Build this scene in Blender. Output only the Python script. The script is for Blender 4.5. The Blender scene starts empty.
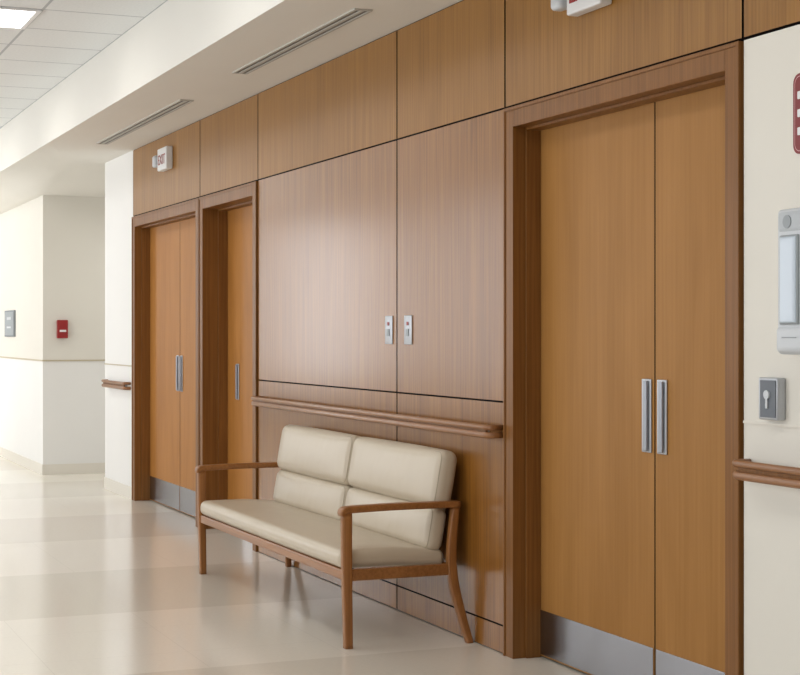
import bpy, bmesh, math
from mathutils import Vector, Matrix

scene = bpy.context.scene
scene.view_settings.view_transform = 'Standard'
scene.view_settings.look = 'None'

def lin(r, g, b):
    def c(v):
        v /= 255.0
        return v/12.92 if v <= 0.04045 else ((v+0.055)/1.055)**2.4
    return (c(r), c(g), c(b), 1)

# ------------------------------------------------------------ materials
def newmat(name):
    m = bpy.data.materials.new(name); m.use_nodes = True
    nt = m.node_tree
    return m, nt, nt.nodes["Principled BSDF"]

def plain(name, col, rough=0.5, metal=0.0, bump=0.0, bscale=200, spec=0.5, coat=0, var=0.03, crease=0.0):
    m, nt, p = newmat(name)
    p.inputs['Roughness'].default_value = rough
    p.inputs['Metallic'].default_value = metal
    p.inputs['Specular IOR Level'].default_value = spec
    p.inputs['Coat Weight'].default_value = coat
    tc = nt.nodes.new('ShaderNodeTexCoord')
    n = nt.nodes.new('ShaderNodeTexNoise'); n.inputs['Scale'].default_value = 1.5
    nt.links.new(tc.outputs['Object'], n.inputs['Vector'])
    mx = nt.nodes.new('ShaderNodeMix'); mx.data_type = 'RGBA'
    mx.inputs['A'].default_value = tuple(c*(1-var) for c in col[:3])+(1,)
    mx.inputs['B'].default_value = tuple(min(1, c*(1+var)) for c in col[:3])+(1,)
    nt.links.new(n.outputs['Fac'], mx.inputs['Factor'])
    nt.links.new(mx.outputs['Result'], p.inputs['Base Color'])
    b = None
    if bump > 0:
        n2 = nt.nodes.new('ShaderNodeTexNoise'); n2.inputs['Scale'].default_value = bscale
        n2.inputs['Detail'].default_value = 3
        nt.links.new(tc.outputs['Object'], n2.inputs['Vector'])
        b = nt.nodes.new('ShaderNodeBump'); b.inputs['Strength'].default_value = bump
        b.inputs['Distance'].default_value = 0.002
        nt.links.new(n2.outputs['Fac'], b.inputs['Height'])
        nt.links.new(b.outputs['Normal'], p.inputs['Normal'])
    if crease > 0:
        n3 = nt.nodes.new('ShaderNodeTexNoise'); n3.inputs['Scale'].default_value = 8
        n3.inputs['Detail'].default_value = 1; n3.inputs['Distortion'].default_value = 0.5
        nt.links.new(tc.outputs['Object'], n3.inputs['Vector'])
        b3 = nt.nodes.new('ShaderNodeBump'); b3.inputs['Strength'].default_value = crease
        b3.inputs['Distance'].default_value = 0.02
        nt.links.new(n3.outputs['Fac'], b3.inputs['Height'])
        if b: nt.links.new(b3.outputs['Normal'], b.inputs['Normal'])
        else: nt.links.new(b3.outputs['Normal'], p.inputs['Normal'])
    return m

def wood(name, dark, light, rough=0.35, axis='Z', coat=0.15, fine=90, contrast=0.8, spec=0.35, wide=7, wf=0.35, crough=0.25):
    m, nt, p = newmat(name)
    L = nt.links.new
    tc = nt.nodes.new('ShaderNodeTexCoord')
    oi = nt.nodes.new('ShaderNodeObjectInfo')
    add = nt.nodes.new('ShaderNodeVectorMath'); add.operation = 'ADD'
    mul = nt.nodes.new('ShaderNodeVectorMath'); mul.operation = 'SCALE'
    mul.inputs[0].default_value = (7.3, 3.1, 5.7)
    L(oi.outputs['Random'], mul.inputs['Scale'])
    L(tc.outputs['Object'], add.inputs[0]); L(mul.outputs[0], add.inputs[1])
    def mp(s_across, s_along):
        q = nt.nodes.new('ShaderNodeMapping')
        sc = [s_across]*3; sc['XYZ'.index(axis)] = s_along
        q.inputs['Scale'].default_value = sc
        L(add.outputs[0], q.inputs['Vector']); return q
    a = nt.nodes.new('ShaderNodeTexNoise'); a.inputs['Scale'].default_value = 1; a.inputs['Detail'].default_value = 3
    L(mp(fine, 1.6).outputs[0], a.inputs['Vector'])
    b = nt.nodes.new('ShaderNodeTexNoise'); b.inputs['Scale'].default_value = 1; b.inputs['Detail'].default_value = 4
    b.inputs['Distortion'].default_value = 0.8
    L(mp(wide, 0.9).outputs[0], b.inputs['Vector'])
    mx = nt.nodes.new('ShaderNodeMath'); mx.operation = 'MULTIPLY_ADD'
    L(a.outputs['Fac'], mx.inputs[0]); mx.inputs[1].default_value = 1-wf
    m2 = nt.nodes.new('ShaderNodeMath'); m2.operation = 'MULTIPLY'; m2.inputs[1].default_value = wf
    L(b.outputs['Fac'], m2.inputs[0]); L(m2.outputs[0], mx.inputs[2])
    r = nt.nodes.new('ShaderNodeValToRGB')
    r.color_ramp.elements[0].position = 0.5-0.16/contrast; r.color_ramp.elements[0].color = dark
    r.color_ramp.elements[1].position = 0.5+0.16/contrast; r.color_ramp.elements[1].color = light
    L(mx.outputs[0], r.inputs['Fac'])
    L(r.outputs['Color'], p.inputs['Base Color'])
    p.inputs['Roughness'].default_value = rough
    p.inputs['Coat Weight'].default_value = coat
    p.inputs['Coat Roughness'].default_value = crough
    p.inputs['Specular IOR Level'].default_value = spec
    bp = nt.nodes.new('ShaderNodeBump'); bp.inputs['Strength'].default_value = 0.04; bp.inputs['Distance'].default_value = 0.001
    L(a.outputs['Fac'], bp.inputs['Height']); L(bp.outputs['Normal'], p.inputs['Normal'])
    return m

def gridfac(nt, sep_out, origin, period, width):
    a = nt.nodes.new('ShaderNodeMath'); a.operation = 'SUBTRACT'; a.inputs[1].default_value = origin
    nt.links.new(sep_out, a.inputs[0])
    d = nt.nodes.new('ShaderNodeMath'); d.operation = 'DIVIDE'; d.inputs[1].default_value = period
    nt.links.new(a.outputs[0], d.inputs[0])
    f = nt.nodes.new('ShaderNodeMath'); f.operation = 'FRACT'
    nt.links.new(d.outputs[0], f.inputs[0])
    l = nt.nodes.new('ShaderNodeMath'); l.operation = 'LESS_THAN'; l.inputs[1].default_value = width/period
    nt.links.new(f.outputs[0], l.inputs[0])
    return l.outputs[0]

def grid_mat(name, c1, c2, line, rough, bands=None, tile=(0.61, 0.61), org=(0, 0), lw=0.02, bump=0, spec=0.5):
    m, nt, p = newmat(name); L = nt.links.new
    g = nt.nodes.new('ShaderNodeNewGeometry'); s = nt.nodes.new('ShaderNodeSeparateXYZ')
    L(g.outputs['Position'], s.inputs[0])
    n = nt.nodes.new('ShaderNodeTexNoise'); n.inputs['Scale'].default_value = 60; n.inputs['Detail'].default_value = 4
    L(g.outputs['Position'], n.inputs['Vector'])
    mx = nt.nodes.new('ShaderNodeMix'); mx.data_type = 'RGBA'
    mx.inputs['A'].default_value = c1; mx.inputs['B'].default_value = c2
    if bands:
        L(gridfac(nt, s.outputs['X'], bands[0], bands[1], bands[2]), mx.inputs['Factor'])
    else:
        L(n.outputs['Fac'], mx.inputs['Factor'])
    gx = gridfac(nt, s.outputs['X'], org[0], tile[0], lw); gy = gridfac(nt, s.outputs['Y'], org[1], tile[1], lw)
    mm = nt.nodes.new('ShaderNodeMath'); mm.operation = 'MAXIMUM'; L(gx, mm.inputs[0]); L(gy, mm.inputs[1])
    m2 = nt.nodes.new('ShaderNodeMix'); m2.data_type = 'RGBA'
    L(mx.outputs['Result'], m2.inputs['A']); m2.inputs['B'].default_value = line
    L(mm.outputs[0], m2.inputs['Factor'])
    sp = nt.nodes.new('ShaderNodeHueSaturation')
    L(m2.outputs['Result'], sp.inputs['Color'])
    mr = nt.nodes.new('ShaderNodeMapRange'); mr.inputs['To Min'].default_value = 0.95; mr.inputs['To Max'].default_value = 1.04
    L(n.outputs['Fac'], mr.inputs['Value']); L(mr.outputs[0], sp.inputs['Value'])
    L(sp.outputs['Color'], p.inputs['Base Color'])
    p.inputs['Roughness'].default_value = rough
    p.inputs['Specular IOR Level'].default_value = spec
    if bump:
        b = nt.nodes.new('ShaderNodeBump'); b.inputs['Strength'].default_value = bump; b.inputs['Distance'].default_value = 0.002
        L(n.outputs['Fac'], b.inputs['Height']); L(b.outputs['Normal'], p.inputs['Normal'])
    return m

def emit(name, col, s):
    m, nt, p = newmat(name)
    p.inputs['Base Color'].default_value = col
    p.inputs['Emission Color'].default_value = col
    p.inputs['Emission Strength'].default_value = s
    return m

M_panel = wood('panel_veneer', lin(116, 72, 24), lin(156, 104, 42), rough=0.36, coat=0.55, crough=.2, spec=.2)
M_frieze = wood('frieze_veneer', lin(128, 87, 36), lin(160, 114, 54), rough=0.42, coat=0.1, spec=.25)
M_door = wood('door_veneer', lin(150, 104, 50), lin(172, 124, 68), rough=0.5, coat=0.0, fine=60, contrast=0.75, wide=5, wf=.6, spec=.2)
M_door_far = wood('door_veneer_deep', lin(158, 104, 46), lin(180, 124, 62), rough=0.5, coat=0.0, fine=60, contrast=0.75, wide=5, wf=.6, spec=.2)
M_case = wood('casing_wood', lin(112, 72, 33), lin(142, 96, 49), rough=0.4, coat=0.1, spec=.2)
M_rail = wood('rail_wood', lin(128, 84, 48), lin(160, 110, 68), rough=0.3, axis='X', coat=0.3)
M_bench = wood('bench_wood', lin(130, 82, 40), lin(164, 110, 60), rough=0.38, axis='Z', coat=0.2)
M_benchx = wood('bench_rail_wood', lin(130, 82, 40), lin(164, 110, 60), rough=0.38, axis='X', coat=0.2)
M_dark = plain('dark_joint_board', lin(22, 16, 14), 0.9, spec=0.05)  # dark backing board in the seams, also the black panel and leaf edges
M_paint = plain('cream_paint', lin(226, 222, 212), 0.6, bump=0.05)
M_white = plain('white_paint', lin(235, 234, 231), 0.6, bump=0.05)
M_opp = plain('taupe_darkened_paint', lin(168, 160, 148), 0.6, bump=0.05)  # out-of-view walls, toned down to cut reflected wash on the wood
M_soffit = plain('soffit_paint', lin(228, 225, 217), 0.7, bump=0.03)
M_base = plain('vinyl_base', lin(226, 221, 210), 0.5)
M_tan = plain('tan_strip', lin(194, 182, 156), 0.5)
M_tile = grid_mat('ceiling_tile', lin(226, 229, 229), lin(234, 236, 235), lin(186, 190, 192), 0.85, org=(-9.43-0.008, -0.73-0.008), lw=0.018, bump=0.2)
M_floor = grid_mat('floor_tile', lin(236, 230, 218), lin(224, 217, 204), lin(224, 218, 206), 0.15, bands=(-9.1, 2.8, 1.4), org=(-9.1, 0), lw=0.003, spec=0.5)
M_vinyl = plain('beige_vinyl', lin(198, 185, 164), 0.36, bump=0.08, bscale=350, crease=0.16)
M_pipe = plain('vinyl_piping', lin(172, 159, 136), 0.4)
M_steel = plain('brushed_steel', lin(158, 160, 165), 0.26, metal=1.0)
M_plate = plain('bright_satin_plate', lin(188, 191, 196), 0.4, metal=0.5)
M_grip = plain('grey_satin_metal', lin(160, 164, 172), 0.35, metal=0.5)
M_greyp = plain('grey_plastic', lin(150, 156, 160), 0.4)
M_lgrey = plain('pale_grey_plastic', lin(204, 208, 212), 0.35)
M_whitep = plain('white_plastic', lin(228, 228, 228), 0.35)
M_black = plain('dark_plastic', lin(46, 48, 52), 0.35)
M_red = plain('red_enamel', lin(150, 28, 28), 0.4)
M_maroon = plain('dark_red_sign', lin(126, 26, 30), 0.4)
M_clear = plain('frosted_clear_plastic', lin(192, 204, 216), 0.15, coat=0.4)
M_light = emit('light_lens', (1, 0.98, 0.95, 1), 9.0)
M_vent = plain('vent_frame', lin(186, 183, 175), 0.6)
M_slotd = plain('slot_recess', lin(120, 116, 108), 0.6)
M_glass = plain('window_frame_metal', lin(200, 200, 200), 0.4)

# ------------------------------------------------------------ helpers
WP = {}
def link(o): scene.collection.objects.link(o); return o
def setup(o, loc, parent=None, label=None, category=None, kind=None, group=None):
    o.location = loc; WP[o.name] = Vector(loc)
    if parent is not None:
        o.parent = parent
        o.location = Vector(loc)-WP[parent.name]
    if label: o["label"] = label
    if category and parent is None: o["category"] = category
    if kind: o["kind"] = kind
    if group: o["group"] = group
    return o
def empty(name, loc, **k):
    o = bpy.data.objects.new(name, None); o.empty_display_size = 0.1
    link(o); return setup(o, loc, **k)
def from_bm(name, bm, mats, loc, smooth=False, edge_mat=False, **k):
    me = bpy.data.meshes.new(name)
    bmesh.ops.recalc_face_normals(bm, faces=bm.faces)
    for v in bm.verts: v.co -= Vector(loc)
    bm.normal_update()
    if smooth:
        for f in bm.faces: f.smooth = True
    if edge_mat:
        for f in bm.faces:
            if abs(f.normal.y) < 0.5: f.material_index = 1
    bm.to_mesh(me); bm.free()
    for m in (mats if isinstance(mats, (list, tuple)) else [mats]): me.materials.append(m)
    o = bpy.data.objects.new(name, me); link(o)
    return setup(o, loc, **k)
def addbox(bm, b, mi=0, bevel=0.0, seg=2):
    x0, x1, y0, y1, z0, z1 = b
    t = bmesh.new()
    r = bmesh.ops.create_cube(t, size=1)
    for v in t.verts:
        v.co = Vector(((x0+x1)/2+v.co.x*(x1-x0), (y0+y1)/2+v.co.y*(y1-y0), (z0+z1)/2+v.co.z*(z1-z0)))
    if bevel > 0:
        bmesh.ops.bevel(t, geom=t.edges[:], offset=bevel, segments=seg, affect='EDGES', profile=0.5)
    for f in t.faces: f.material_index = mi
    me = bpy.data.meshes.new('tmp'); t.to_mesh(me); t.free()
    bm.from_mesh(me); bpy.data.meshes.remove(me)
def boxes(name, lst, mats, bevel=0.0, **k):
    bm = bmesh.new()
    for b in lst:
        mi = b[6] if len(b) > 6 else 0
        addbox(bm, b[:6], mi, bevel)
    bs = [b[:6] for b in lst]
    loc = ((min(b[0] for b in bs)+max(b[1] for b in bs))/2, (min(b[2] for b in bs)+max(b[3] for b in bs))/2, min(b[4] for b in bs))
    return from_bm(name, bm, mats, loc, **k)
def addround(bm, c, h, r, bulge=(0, 0, 0), k=4, m=8, rot=0.0, mi=0, fn=None):
    """rounded, pillowy box. c centre, h half sizes, rot about X axis"""
    def ts(hh):
        a = [-hh+r*(1-math.cos(math.pi/2*i/k)) for i in range(k+1)]
        mid = [-(hh-r)+2*(hh-r)*i/m for i in range(1, m)]
        return a+mid+[-x for x in reversed(a)]
    T = [ts(h[i]) for i in range(3)]
    R = Matrix.Rotation(rot, 3, 'X')
    t = bmesh.new()
    for ax in range(3):
        u, v = [i for i in range(3) if i != ax]
        for sgn in (-1, 1):
            g = []
            for a in T[u]:
                row = []
                for b in T[v]:
                    p = [0, 0, 0]; p[ax] = sgn*h[ax]; p[u] = a; p[v] = b
                    inn = Vector([max(-(h[i]-r), min(h[i]-r, p[i])) for i in range(3)])
                    d = Vector(p)-inn
                    q = inn+d.normalized()*r
                    for i in range(3):
                        o1, o2 = [j for j in range(3) if j != i]
                        fac = max(0, 1-(q[o1]/h[o1])**2)**0.6*max(0, 1-(q[o2]/h[o2])**2)**0.6
                        q[i] += bulge[i]*fac*(q[i]/h[i])
                    if fn: q = fn(q)
                    row.append(t.verts.new(R @ q+Vector(c)))
                g.append(row)
            for i in range(len(g)-1):
                for j in range(len(g[0])-1):
                    t.faces.new((g[i][j], g[i+1][j], g[i+1][j+1], g[i][j+1]))
    bmesh.ops.remove_doubles(t, verts=t.verts[:], dist=1e-5)
    for f in t.faces: f.smooth = True; f.material_index = mi
    bmesh.ops.recalc_face_normals(t, faces=t.faces)
    me = bpy.data.meshes.new('tmp'); t.to_mesh(me); t.free()
    bm.from_mesh(me); bpy.data.meshes.remove(me)
def addpiping(bm, c, h, r, rot, pr=0.003, mi=1):
    """closed piping cord following the front edge of a cushion pad"""
    R = Matrix.Rotation(rot, 3, 'X'); k = r*(1-.707)
    hx, hz, y = h[0]-k, h[2]-k, -(h[1]-k)
    cr = r*0.8; pts = []
    for sx, sz, a0 in ((1, 1, 0), (-1, 1, 90), (-1, -1, 180), (1, -1, 270)):
        for q in range(6):
            an = math.radians(a0+q*18)
            pts.append(R @ Vector((sx*(hx-cr)+cr*math.cos(an), y, sz*(hz-cr)+cr*math.sin(an)))+Vector(c))
    rings = []; n = len(pts)
    Yv = R @ Vector((0, 1, 0))
    for i in range(n):
        d = (pts[(i+1) % n]-pts[i-1]).normalized(); o = d.cross(Yv).normalized()
        rings.append([bm.verts.new(pts[i]+(o*math.cos(t*math.pi/3)+Yv*math.sin(t*math.pi/3))*pr) for t in range(6)])
    for i in range(n):
        for j in range(6):
            f = bm.faces.new((rings[i][j], rings[i][(j+1) % 6], rings[(i+1) % n][(j+1) % 6], rings[(i+1) % n][j])); f.smooth = True; f.material_index = mi
def addcyl(bm, c, r, depth, axis='Y', seg=24, mi=0, r2=None):
    t = bmesh.new()
    bmesh.ops.create_cone(t, cap_ends=True, segments=seg, radius1=r, radius2=r if r2 is None else r2, depth=depth)
    R = {'Y': Matrix.Rotation(math.pi/2, 3, 'X'), 'X': Matrix.Rotation(math.pi/2, 3, 'Y'), 'Z': Matrix.Identity(3)}[axis]
    for v in t.verts: v.co = R @ v.co+Vector(c)
    for f in t.faces: f.material_index = mi
    me = bpy.data.meshes.new('tmp'); t.to_mesh(me); t.free()
    bm.from_mesh(me); bpy.data.meshes.remove(me)
def catmull(pts, n=6):
    out = []
    P = [pts[0]]+list(pts)+[pts[-1]]
    for i in range(1, len(P)-2):
        for j in range(n):
            t = j/n
            out.append(tuple(0.5*((2*P[i][k])+(-P[i-1][k]+P[i+1][k])*t+(2*P[i-1][k]-5*P[i][k]+4*P[i+1][k]-P[i+2][k])*t*t+(-P[i-1][k]+3*P[i][k]-3*P[i+1][k]+P[i+2][k])*t**3) for k in range(len(pts[0]))))
    out.append(tuple(pts[-1])); return out
def addsweep(bm, x, path, w, cr=0.008, splay=0.0):
    pts = catmull(path); rings = []
    for i, p in enumerate(pts):
        a = pts[max(0, i-1)]; b = pts[min(len(pts)-1, i+1)]
        d = Vector((0, b[0]-a[0], b[1]-a[1])).normalized(); n = Vector((0, -d.z, d.y))
        th = p[2]/2; hw = w/2; sec = []
        for (sx, sn) in ((1, 1), (-1, 1), (-1, -1), (1, -1)):
            cx, cn = sx*(hw-cr), sn*(th-cr)
            a0 = {(1, 1): 0, (-1, 1): 90, (-1, -1): 180, (1, -1): 270}[(sx, sn)]
            for q in range(4):
                an = math.radians(a0+q*30)
                sec.append((cx+cr*math.cos(an), cn+cr*math.sin(an)))
        ox = splay*(max(0, 1-p[1]/0.34))**1.4
        rings.append([bm.verts.new(Vector((x+ox+s[0], p[0], p[1]))+n*s[1]) for s in sec])
    N = len(rings[0])
    for i in range(len(rings)-1):
        for j in range(N):
            f = bm.faces.new((rings[i][j], rings[i][(j+1) % N], rings[i+1][(j+1) % N], rings[i+1][j])); f.smooth = True
    bm.faces.new(rings[0]); bm.faces.new(rings[-1])
def addtube(bm, path, ry, rz, seg=14):
    rings = []
    for i, p in enumerate(path):
        a = Vector(path[max(0, i-1)]); b = Vector(path[min(len(path)-1, i+1)])
        d = (b-a).normalized(); n = Vector((-d.y, d.x, 0)).normalized()
        rings.append([bm.verts.new(Vector(p)+n*ry*math.cos(2*math.pi*k/seg)+Vector((0, 0, rz*math.sin(2*math.pi*k/seg)))) for k in range(seg)])
    for i in range(len(rings)-1):
        for j in range(seg):
            f = bm.faces.new((rings[i][j], rings[i][(j+1) % seg], rings[i+1][(j+1) % seg], rings[i+1][j])); f.smooth = True
    bm.faces.new(rings[0]); bm.faces.new(rings[-1])
def text_mesh(name, s, size, mat, loc, rotz=0.0, parent=None, label=None):
    cu = bpy.data.curves.new(name+'_c', 'FONT'); cu.body = s; cu.size = size; cu.extrude = 0.0015
    cu.align_x = 'CENTER'; cu.align_y = 'CENTER'; cu.offset = size*0.004
    tmp = bpy.data.objects.new('t', cu); link(tmp)
    bpy.context.view_layer.update()
    me = bpy.data.meshes.new_from_object(tmp.evaluated_get(bpy.context.evaluated_depsgraph_get()))
    bpy.data.objects.remove(tmp)
    R = Matrix.Rotation(rotz, 4, 'Z') @ Matrix.Rotation(math.pi/2, 4, 'X')
    me.transform(R)
    me.materials.clear(); me.materials.append(mat)
    o = bpy.data.objects.new(name, me); link(o)
    return setup(o, loc, parent=parent, label=label)

# ------------------------------------------------------------ shell
XF, XN = -28.0, 2.5
ZS, ZC, ZJ = 2.85, 3.25, 2.31
ZL = 2.68
boxes('floor', [(XF, XN, -4.6, 3.1, -0.1, 0)], M_floor, kind='structure', label='glossy cream and tan tiled corridor floor', category='floor')
boxes('ceiling', [(XF, XN, -4.6, -0.73, ZC, ZC+0.1)], M_tile, kind='structure', label='white acoustic tile ceiling with metal grid', category='ceiling')
# soffit: straight fascia; the underside eases gently down to the lower ceiling past the pier
bm = bmesh.new()
prof = [(XN, ZS), (-13.9, ZS)]
for i in range(1, 13):
    t = i/12; s_ = t*t*(3-2*t)
    prof.append((-13.9-t*1.56, ZS+(ZL-ZS)*s_))
prof.append((XF, ZL))
YS = (-.73, -.65, -.55, -.45, -.36, -.27, 3.1)
WS = (0, .08, .3, .62, .9, 1, 1)
rows = [[bm.verts.new((x, y, ZS+(z-ZS)*w_)) for x, z in prof] for y, w_ in zip(YS, WS)]
up0 = [bm.verts.new((x, -.73, ZC+.1)) for x, z in prof]; up1 = [bm.verts.new((x, 3.1, ZC+.1)) for x, z in prof]
for i in range(len(prof)-1):
    for a_, b_ in zip(rows, rows[1:]):
        f = bm.faces.new((a_[i], a_[i+1], b_[i+1], b_[i])); f.smooth = True
    bm.faces.new((up0[i], up0[i+1], up1[i+1], up1[i]))
    bm.faces.new((rows[0][i], rows[0][i+1], up0[i+1], up0[i]))
    bm.faces.new((rows[-1][i], rows[-1][i+1], up1[i+1], up1[i]))
for i in (0, -1): bm.faces.new([r_[i] for r_ in rows]+[up1[i], up0[i]])
bm.normal_update()
for e_ in bm.edges:
    if len(e_.link_faces) == 2 and abs(e_.link_faces[0].normal.dot(e_.link_faces[1].normal)) < .7: e_.smooth = False
from_bm('ceiling', bm, M_soffit, (-10, 1, ZS), kind='structure', label='smooth painted dropped soffit above the wood wall', category='ceiling soffit')
D1 = (-6.068, -4.343); D2 = (-12.88, -10.85); D3 = (-10.85, -9.514)
PT = 0.006
bk = [(-12.88, -10.85, 0.17, 0.4, 0, ZS, 1), (-10.85, -9.514, 0.225, 0.4, 0, ZS, 1), (-9.514, XN, 0.17, 0.4, 0, ZS, 1),
      (-9.514, -6.068, PT, 0.17, 0, ZS, 1), (-12.88, -10.85, PT, 0.17, ZJ, ZS, 1), (-10.85, -9.514, PT, 0.225, ZJ, ZS, 1),
      (-6.068, XN, PT, 0.17, ZJ, ZS, 1), (-4.343+.006, XN, 0.0, 0.17, 0, ZJ-0.006, 0), (-13.94, -12.88, 0.0, 3.0, 0, ZS, 2)]
boxes('wall_back', bk, [M_paint, M_dark, M_white], kind='structure', label='painted corridor wall with cream and white sections', category='wall')
boxes('wall_far', [(XF, -15.46, -0.27, 3.0, 1.095, ZL, 0), (XF, -15.46, -0.27, 3.0, 0, 1.095, 1)], [M_paint, M_white], kind='structure', label='cream corner wall with whiter lower half', category='wall')
boxes('wall_passage', [(-15.46, -13.94, 2.9, 3.1, 0, ZS)], M_white, kind='structure', label='white end wall of the side passage', category='wall')
boxes('wall_end', [(XF-0.1, XF, -4.6, 3.1, 0, ZC)], M_opp, kind='structure', label='taupe wall closing the corridor', category='wall')
boxes('wall_near', [(XN, XN+0.1, -4.6, 3.1, 0, ZC)], M_opp, kind='structure', label='taupe wall closing the corridor', category='wall')
wins = [(-22.0, -18.9), (-16.6, -13.8), (-12.4, -9.6), (-8.2, -5.4), (-4.0, -1.2)]
ws = [(XF, XN, -4.6, -4.4, 0, 0.6), (XF, XN, -4.6, -4.4, 2.9, ZC)]
px = XF
for a, b in wins:
    ws.append((px, a, -4.6, -4.4, 0.6, 2.9)); px = b
ws.append((px, XN, -4.6, -4.4, 0.6, 2.9))
boxes('wall_window_side', ws, M_opp, kind='structure', label='taupe wall with large daylight windows', category='wall')
for i, (a, b) in enumerate(wins):
    c = (a+b)/2
    boxes('window_%d' % (i+1), [(a, a+.05, -4.55, -4.45, .6, 2.9), (b-.05, b, -4.55, -4.45, .6, 2.9), (a+.05, b-.05, -4.55, -4.45, .6, .65),
          (a+.05, b-.05, -4.55, -4.45, 2.85, 2.9), (c-.025, c+.025, -4.55, -4.45, .65, 2.85)], M_glass, kind='structure', label='metal framed daylight window', category='window')

boxes('baseboard_far', [(XF, -15.452, -0.278, -0.27, 0, 0.1), (-15.46, -15.452, -0.27, 2.9, 0, 0.1)], M_base, kind='structure', label='pale vinyl baseboard', category='baseboard')
boxes('baseboard_back', [(-13.94, -12.89, -0.008, 0, 0, 0.1)], M_base, kind='structure', label='pale vinyl baseboard', category='baseboard')
boxes('trim_1', [(XF, -15.452, -0.278, -0.27, 1.088, 1.102), (-15.46, -15.452, -0.27, 2.9, 1.088, 1.102)], M_tan, kind='structure', label='thin tan chair rail strip', category='trim')
boxes('trim_2', [(-13.94, -12.89, -0.006, 0, 1.085, 1.095)], M_tan, kind='structure', label='thin pale chair rail strip', category='trim')
boxes('trim_3', [(-4.335, XN, -0.005, 0, 1.07, 1.078)], M_base, kind='structure', label='thin pale chair rail strip', category='trim')

# ------------------------------------------------------------ wood panels
G = 0.004; GX = 0.0065
def panel(x0, x1, z0, z1, mat, lab, grp):
    boxes('wall_panel', [(x0+GX, x1-GX, 0.0, PT, z0+G, z1-G)], [mat, M_dark], edge_mat=True, label=lab, category='wall panel', group=grp)
fx = [-12.88, -10.85, -9.514, -7.259, -6.068, -4.343, -2.6, -0.9, 0.8, 2.49]
for a, b in zip(fx, fx[1:]):
    panel(a, b, ZJ, ZS-0.001, M_frieze, 'wood veneer frieze panel under the ceiling', 'frieze panels')
for a, b in ((-9.514, -7.259), (-7.259, -6.068)):
    panel(a, b, 1.068, ZJ, M_panel, 'tall brown wood veneer wall panel', 'main wood panels')
    panel(a, b, 0.12, 1.068, M_panel, 'lower brown wood veneer panel behind the bench', 'lower wood panels')
    panel(a, b, 0.0, 0.12, M_panel, 'low wood veneer base panel at the floor', 'base wood panels')

# ------------------------------------------------------------ doors
def pull(x, z0, z1, parent, dy=0.0):
    bm = bmesh.new()
    zc = (z0+z1)/2; hz = (z1-z0)/2
    addround(bm, (x, 0.1135+dy, zc), (0.032, 0.0035, hz), 0.003, mi=0, k=3, m=4)
    addbox(bm, (x-.004, x+.020, .098+dy, .107+dy, z0+.006, z1-.006), 1, .003)
    addbox(bm, (x+.004, x+.014, .106+dy, .112+dy, z0+.03, z0+.06), 1); addbox(bm, (x+.004, x+.014, .106+dy, .112+dy, z1-.06, z1-.03), 1)
    return from_bm('pull_handle', bm, [M_plate, M_grip], (x, 0.1+dy, z0), parent=parent, label='grey satin metal vertical plate handle')
def door(n, x0, x1, split, lab, dmat, dy=0.0):
    cw = 0.09
    e = empty('door_%d' % n, ((x0+x1)/2, 0.1, 0), label=lab, category='door', kind='structure')
    fr = []
    yb = .169+dy
    for (a, b, s) in ((x0, x0+cw, 1), (x1-cw, x1, -1)):
        fr.append((a+.006, b, -0.008, yb, 0, ZJ-.006) if s == 1 else (a, b-.006, -0.008, yb, 0, ZJ-.006))
        fr.append((b, b+0.012, 0.05+dy, 0.1165+dy, 0, ZJ-cw) if s == 1 else (a-0.012, a, 0.05+dy, 0.1165+dy, 0, ZJ-cw))
    fr.append((x0+cw, x1-cw, -0.008, yb, ZJ-cw, ZJ-.006))
    fr.append((x0+cw+.012, x1-cw-.012, 0.05+dy, 0.1165+dy, ZJ-cw-.012, ZJ-cw))
    fr += [(x0+.006, x0+.02, -0.013, -0.008, 0, ZJ-.006), (x1-.02, x1-.006, -0.013, -0.008, 0, ZJ-.006), (x0+.02, x1-.02, -0.013, -0.008, ZJ-.02, ZJ-.006)]
    boxes('door_frame', fr, M_case, bevel=0.0015, parent=e, label='reddish brown wood door casing')
    a, b = x0+cw+.003, x1-cw-.003
    sp = [(a, split-.004, 'r'), (split+.004, b, 'l')] if split else [(a, b, 'w')]
    for (p, q, side) in sp:
        lf = boxes('door_leaf', [(p, q, 0.1175+dy, 0.162+dy, 0.008, ZJ-cw-.004)], [dmat, M_dark], edge_mat=True, parent=e, label='honey coloured wood veneer door leaf')
        bm = bmesh.new(); addbox(bm, (p+.006, q-.006, 0.1145+dy, 0.1175+dy, 0.014, 0.2), 0, 0.001)
        from_bm('kick_plate', bm, M_steel, ((p+q)/2, .116+dy, .014), parent=lf, label='brushed steel kick plate')
        if side == 'r': pull(q-.046, 0.918, 1.19, lf)
        elif side == 'l': pull(p+.052, 0.918, 1.19, lf)
        else: pull(-10.50, .905, 1.15, lf, dy)
door(1, D1[0], D1[1], -5.067, 'uneven double wood door with steel kick plates', M_door)
door(2, D2[0], D2[1], -11.836, 'uneven double wood door beside a narrow white wall', M_door_far)
door(3, D3[0], D3[1], None, 'single wood door next to the panelled wall', M_door_far, dy=.053)

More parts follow.
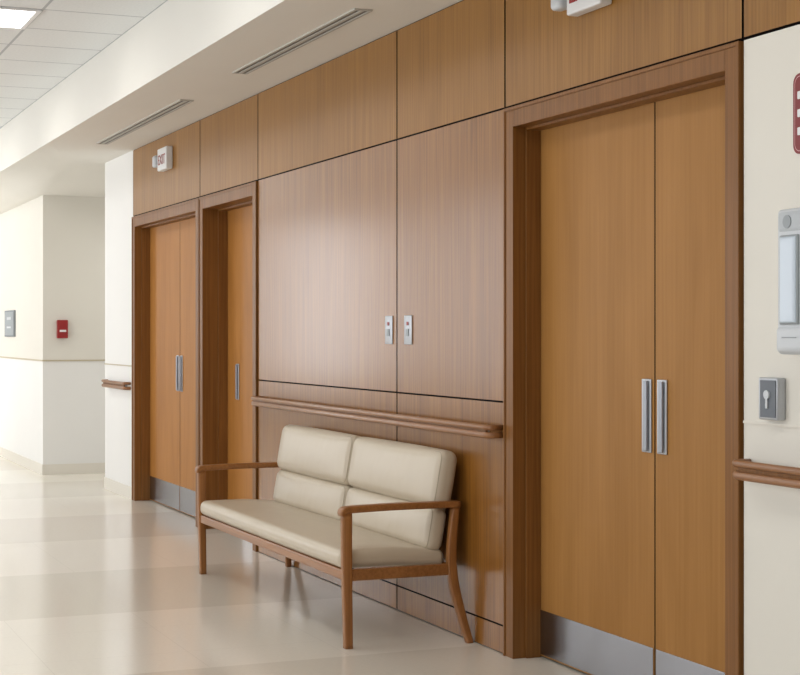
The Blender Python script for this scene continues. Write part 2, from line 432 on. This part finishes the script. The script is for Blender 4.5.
# ------------------------------------------------------------ handrails
def handrail(x0, x1, lab, zc=0.93, gap=0.0, yr=-0.07, first=.15):
    e = empty('handrail', ((x0+x1)/2, 0, zc), label=lab, category='handrail')
    def path(z, out):
        pts = [(x0, -0.004, z)]+[(x0+0.03*(1-math.cos(a)), yr*0.6+(yr*0.4)*math.sin(a)-out, z) for a in [math.radians(t) for t in (0, 20, 45, 70, 90)]]
        pts += [(x1-0.03*(1-math.cos(a)), yr*0.6+(yr*0.4)*math.sin(a)-out, z) for a in [math.radians(t) for t in (90, 70, 45, 20, 0)]]+[(x1, -0.004, z)]
        return pts
    bm = bmesh.new(); addtube(bm, path(zc+.018+gap, 0.002), 0.011, 0.012)
    from_bm('grip_rail', bm, M_rail, ((x0+x1)/2, yr, zc), parent=e)
    bm = bmesh.new(); addtube(bm, path(zc-.014-gap, 0), 0.011, 0.014)
    from_bm('lower_rail', bm, M_rail, ((x0+x1)/2, yr, zc), parent=e)
    bm = bmesh.new()
    addbox(bm, (x0+.03, x1-.03, yr+.002, yr+.012, zc-.014, zc+.02))
    from_bm('rail_core', bm, M_case, ((x0+x1)/2, yr, zc), parent=e)
    n = max(2, int((x1-x0)/0.8)+1)
    for i in range(n):
        bx = x0+first+(x1-x0-2*first)*i/(n-1)
        bm = bmesh.new(); addbox(bm, (bx-.01, bx+.01, yr+.01, -0.006, zc-.01, zc+.01)); addcyl(bm, (bx, -0.004, zc), .022, .008)
        from_bm('bracket', bm, M_grip, (bx, -.004, zc), parent=e)
handrail(-9.42, -6.085, 'brown wood handrail on the panelled wall above the bench', zc=0.942)
handrail(-13.80, -12.95, 'short wood handrail on a narrow white wall', zc=0.925, gap=.004, yr=-.055)
handrail(-4.30, 2.3, 'double strip wood handrail on a cream wall', zc=0.925, gap=.003, first=.5)

# ------------------------------------------------------------ bench
BX0, BX1 = -8.765, -6.455
bc = (BX0+BX1)/2
bench = empty('bench', (bc, -0.3, 0), label='wood framed two-place bench with beige vinyl cushions', category='bench')
for x in (BX0, BX1):
    s = -1 if x == BX0 else 1
    bm = bmesh.new(); addsweep(bm, x, [(-.562, 0, .036), (-.565, .15, .038), (-.569, .35, .042), (-.57, .586, .044)], .042)
    from_bm('front_leg', bm, M_bench, (x, -.57, 0), parent=bench)
    bm = bmesh.new(); addsweep(bm, x, [(-.024, 0, .03), (-.046, .12, .036), (-.07, .27, .044), (-.072, .42, .04), (-.055, .59, .034)], .038, splay=s*.085)
    from_bm('rear_leg', bm, M_bench, (x, -.06, 0), parent=bench)
    bm = bmesh.new(); addsweep(bm, x, [(-.592, .572, .018), (-.590, .588, .026), (-.572, .597, .03), (-.5, .6, .03), (-.35, .603, .03), (-.18, .603, .03), (-.04, .602, .028)], .056, .0078)
    from_bm('armrest', bm, M_benchx, (x, -.3, .6), parent=bench)
    boxes('side_rail', [(x-.014, x+.014, -.552, -.085, .29, .34)], M_benchx, bevel=.004, parent=bench)
boxes('front_rail', [(BX0+.02, BX1-.02, -.582, -.552, .292, .336)], M_benchx, bevel=.005, parent=bench)
boxes('back_rail', [(BX0+.02, BX1-.02, -.105, -.08, .285, .34)], M_benchx, bevel=.005, parent=bench)
bm = bmesh.new()
def seatfn(q):
    q.z -= 0.02*(q.y/0.24) if q.y > 0 else 0
    return q
addround(bm, (bc, -.34, .378), ((BX1-BX0)/2-.024, .25, .041), .034, bulge=(0, 0.004, .009), k=6, m=18, fn=seatfn)
from_bm('seat', bm, M_vinyl, (bc, -.34, .34), smooth=True, parent=bench)
lean = math.radians(-10)
xm = bc+.045
for (a, b) in ((BX0+.085, xm-.009), (xm+.009, BX1-.022)):
    cx = (a+b)/2; hw = (b-a)/2
    o = .014 if cx > bc else -.012
    bm = bmesh.new()
    addround(bm, (cx, -.129, .487), (hw-.003, .041, .097), .036, bulge=(.0, .018, .003), k=6, m=16, rot=lean)
    addround(bm, (cx+o/2, -.092, .709), (hw+abs(o)/2, .047, .128), .04, bulge=(.0, .017, .005), k=6, m=16, rot=lean)
    addround(bm, (cx, -.084, .6), (hw-.03, .014, .19), .01, k=3, m=6, rot=lean)
    addpiping(bm, (cx, -.129, .487), (hw-.003, .041, .097), .036, lean)
    addpiping(bm, (cx+o/2, -.092, .709), (hw+abs(o)/2, .047, .128), .04, lean)
    from_bm('back_cushion', bm, [M_vinyl, M_pipe], (cx, -.1, .42), smooth=True, parent=bench)

# ------------------------------------------------------------ wall devices
def switch(x, lab):
    e = empty('wall_switch', (x, 0, 1.375), label=lab, category='switch')
    bm = bmesh.new(); addround(bm, (x, -.003, 1.375), (.047, .003, .07), .0028, k=2, m=2)
    from_bm('cover_plate', bm, M_plate, (x, -.003, 1.375), parent=e)
    boxes('rocker', [(x-.015, x+.015, -.010, -.006, 1.345, 1.38)], M_greyp, bevel=.0015, parent=e)
    boxes('indicator', [(x-.011, x+.011, -.009, -.006, 1.397, 1.414)], M_red, bevel=.001, parent=e)
switch(-7.355, 'steel wall switch plate with red indicator')
switch(-7.11, 'steel wall switch plate with red indicator')

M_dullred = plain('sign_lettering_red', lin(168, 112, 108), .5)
def exit_sign(x, lab, col):
    e = empty('exit_sign', (x, 0, 2.6), label=lab, category='exit sign')
    boxes('sign_housing', [(x-.13, x+.13, -.055, -.001, 2.578, 2.745)], M_whitep, bevel=.008, parent=e)
    text_mesh('lettering', 'EXIT', .105, col, (x, -.0565, 2.652), parent=e, label='red letters')
    bm = bmesh.new()
    addround(bm, (x-.2, -.04, 2.66), (.04, .03, .045), .018); addbox(bm, (x-.165, x-.125, -.04, -.02, 2.645, 2.675)); addbox(bm, (x-.21, x-.19, -.03, -.001, 2.64, 2.68))
    from_bm('lamp_head', bm, M_lgrey, (x-.2, -.04, 2.66), parent=e)
exit_sign(-5.30, 'white exit sign with lamp above the double door', M_red)
exit_sign(-11.72, 'white exit sign with lamp above the far double door', M_dullred)

# dispenser
dx = -3.985; e = empty('sanitizer_dispenser', (dx, 0, 1.3), label='white hand sanitizer dispenser with clear front window', category='dispenser')
bm = bmesh.new(); addround(bm, (dx, -.04, 1.515), (.068, .04, .22), .014)
from_bm('housing', bm, M_lgrey, (dx, -.04, 1.3), parent=e)
bm = bmesh.new(); addround(bm, (dx, -.041, 1.695), (.069, .0415, .041), .022); addcyl(bm, (dx-.01, -.083, 1.695), .02, .004, mi=1)
from_bm('top_cap', bm, [plain('cap_grey', lin(184, 189, 193), .4), M_greyp], (dx, -.05, 1.66), parent=e)
bm = bmesh.new(); addround(bm, (dx, -.082, 1.52), (.046, .005, .135), .0045, mi=1); addround(bm, (dx, -.085, 1.52), (.040, .006, .13), .005, mi=0)
from_bm('front_window', bm, [M_clear, M_greyp], (dx, -.1, 1.4), parent=e)
bm = bmesh.new(); addround(bm, (dx, -.043, 1.34), (.069, .0435, .042), .018); addbox(bm, (dx-.03, dx+.04, -.0885, -.0855, 1.345, 1.348), 1)
from_bm('push_bar', bm, [M_lgrey, M_greyp], (dx, -.06, 1.3), parent=e)

# key switch box
kx = -4.162; e = empty('door_control_box', (kx, 0, 1.09), label='small steel door control box with key knob', category='control box')
bm = bmesh.new(); addround(bm, (kx, -.017, 1.155), (.05, .017, .066), .006, k=2, m=2)
from_bm('housing', bm, M_plate, (kx, -.03, 1.09), parent=e)
boxes('face_plate', [(kx-.036, kx+.044, -.037, -.034, 1.097, 1.213)], plain('slate_face', lin(100, 106, 114), .4), bevel=.001, parent=e)
bm = bmesh.new(); addcyl(bm, (kx+.003, -.0395, 1.168), .014, .006); addbox(bm, (kx-.002, kx+.008, -.042, -.037, 1.125, 1.168), 0, .001)
from_bm('key_knob', bm, M_lgrey, (kx, -.05, 1.12), parent=e)

# red sign
sx0, sx1 = -4.064, -3.864; e = empty('red_wall_sign', ((sx0+sx1)/2, 0, 1.9), label='dark red rounded sign with thin pale outline', category='sign')
def rrect(bm, x0, x1, z0, z1, y0, y1, r, mi=0):
    t = bmesh.new(); pts = []
    for cx, cz, a0 in ((x1-r, z1-r, 0), (x0+r, z1-r, 90), (x0+r, z0+r, 180), (x1-r, z0+r, 270)):
        for q in range(7):
            an = math.radians(a0+q*15); pts.append((cx+r*math.cos(an), cz+r*math.sin(an)))
    f = t.faces.new([t.verts.new((p[0], y1, p[1])) for p in pts])
    ex = bmesh.ops.extrude_face_region(t, geom=[f])
    for v in ex['geom']:
        if isinstance(v, bmesh.types.BMVert): v.co.y = y0
    bmesh.ops.recalc_face_normals(t, faces=t.faces)
    for f in t.faces: f.material_index = mi
    me = bpy.data.meshes.new('tmp'); t.to_mesh(me); t.free(); bm.from_mesh(me); bpy.data.meshes.remove(me)
M_outline = plain('sign_outline', lin(205, 160, 158), .5)
bm = bmesh.new(); rrect(bm, sx0, sx1, 1.906, 2.152, -.010, -.0005, .03)
from_bm('sign_plate', bm, M_maroon, ((sx0+sx1)/2, 0, 1.9), parent=e)
bm = bmesh.new(); rrect(bm, sx0+.008, sx1-.008, 1.914, 2.144, -.0105, -.01, .024)
from_bm('sign_outline', bm, M_outline, ((sx0+sx1)/2, 0, 1.9), parent=e, label='thin pale outline')
bm = bmesh.new(); rrect(bm, sx0+.0105, sx1-.0105, 1.9165, 2.1415, -.011, -.0105, .022)
from_bm('sign_field', bm, M_maroon, ((sx0+sx1)/2, 0, 1.9), parent=e)
for zc_ in (2.085, 2.03, 1.975):
    bm = bmesh.new(); rrect(bm, sx0+.024, sx1-.024, zc_-.012, zc_+.012, -.0125, -.011, .004)
    from_bm('sign_mark', bm, M_whitep, ((sx0+sx1)/2, -.01, zc_), parent=e, label='white mark')

# far wall devices
e = empty('fire_alarm_pull_station', (-15.46, -0.09, 1.31), label='small red fire alarm pull station', category='fire alarm')
boxes('housing', [(-15.461, -15.41, -0.14, -0.04, 1.31, 1.485)], M_red, bevel=.005, parent=e)
boxes('pull_bar', [(-15.41, -15.395, -0.12, -0.06, 1.37, 1.39)], M_whitep, bevel=.002, parent=e)
e = empty('wall_notice', (-17.37, -.27, 1.32), label='grey framed notice on the cream wall', category='sign')
boxes('notice_frame', [(-17.68, -17.06, -.29, -.27, 1.32, 1.60)], plain('notice_frame_grey', lin(140, 144, 147), .7, spec=.1), bevel=.003, parent=e)
boxes('notice_face', [(-17.65, -17.09, -.293, -.29, 1.335, 1.585, 0), (-17.5, -17.24, -.2945, -.293, 1.50, 1.53, 1), (-17.5, -17.24, -.2945, -.293, 1.41, 1.43, 1)], [plain('notice_grey', lin(164, 169, 172), .7, spec=.1), M_lgrey], parent=e)

# ceiling devices
for k in range(-6, 5):
    x = -9.735+2.44*k
    if x < XF+.5 or x > XN-.5: continue
    e = empty('ceiling_light', (x, -1.645, ZC), label='square recessed ceiling light panel', category='ceiling light', group='corridor ceiling lights')
    boxes('light_frame', [(x-.3, x-.27, -1.945, -1.345, ZC-.012, ZC-.001), (x+.27, x+.3, -1.945, -1.345, ZC-.012, ZC-.001), (x-.27, x+.27, -1.945, -1.915, ZC-.012, ZC-.001), (x-.27, x+.27, -1.375, -1.345, ZC-.012, ZC-.001)], M_whitep, parent=e)
    boxes('light_lens', [(x-.27, x+.27, -1.915, -1.375, ZC-.009, ZC-.001)], M_light, parent=e)
for (a, b) in ((-8.8, -6.85), (-12.5, -9.95)):
    yc = -.335
    e = empty('slot_diffuser', ((a+b)/2, yc, ZS), label='long linear slot air diffuser in the soffit', category='air vent', group='soffit slot diffusers')
    boxes('diffuser_frame', [(a, b, yc-.045, yc-.032, ZS-.008, ZS), (a, b, yc+.032, yc+.045, ZS-.008, ZS), (a, a+.013, yc-.032, yc+.032, ZS-.008, ZS), (b-.013, b, yc-.032, yc+.032, ZS-.008, ZS), (a+.013, b-.013, yc-.008, yc+.008, ZS-.008, ZS)], M_vent, parent=e)
    boxes('diffuser_slots', [(a+.013, b-.013, yc-.032, yc-.008, ZS-.003, ZS), (a+.013, b-.013, yc+.008, yc+.032, ZS-.003, ZS)], M_slotd, parent=e)

# ------------------------------------------------------------ lights
def area(name, loc, rot, sx, sy, e, col=(1, 1, 1)):
    l = bpy.data.lights.new(name, 'AREA'); l.shape = 'RECTANGLE'; l.size = sx; l.size_y = sy; l.energy = e; l.color = col
    o = bpy.data.objects.new(name, l); link(o); o.location = loc; o.rotation_euler = rot; return o
PW = [185, 62, 52, 52, 52]
for i, (a, b) in enumerate(wins):
    area('window_daylight', ((a+b)/2, -4.62, 1.75), (math.radians(90), 0, 0), b-a, 2.3, PW[i], (.98, .985, 1.0))
area('side_passage_fill', (-14.7, 1.6, 2.55), (0, 0, 0), 0.8, 2.0, 12, (1, .98, .95))  # added fill lamp to brighten the passage, no fixture behind it
w = bpy.data.worlds.new('World'); scene.world = w; w.use_nodes = True
w.node_tree.nodes['Background'].inputs[0].default_value = (0.85, .92, 1, 1)
w.node_tree.nodes['Background'].inputs[1].default_value = 0.7

# ------------------------------------------------------------ camera
cam = bpy.data.cameras.new('camera'); co = bpy.data.objects.new('camera', cam); link(co)
co.location = (0, -3.01, 1.36); co.rotation_euler = (math.radians(90), 0, math.radians(67.37))
cam.lens = 72; cam.sensor_width = 36; cam.shift_y = -4.5/800; cam.clip_end = 100
scene.camera = co
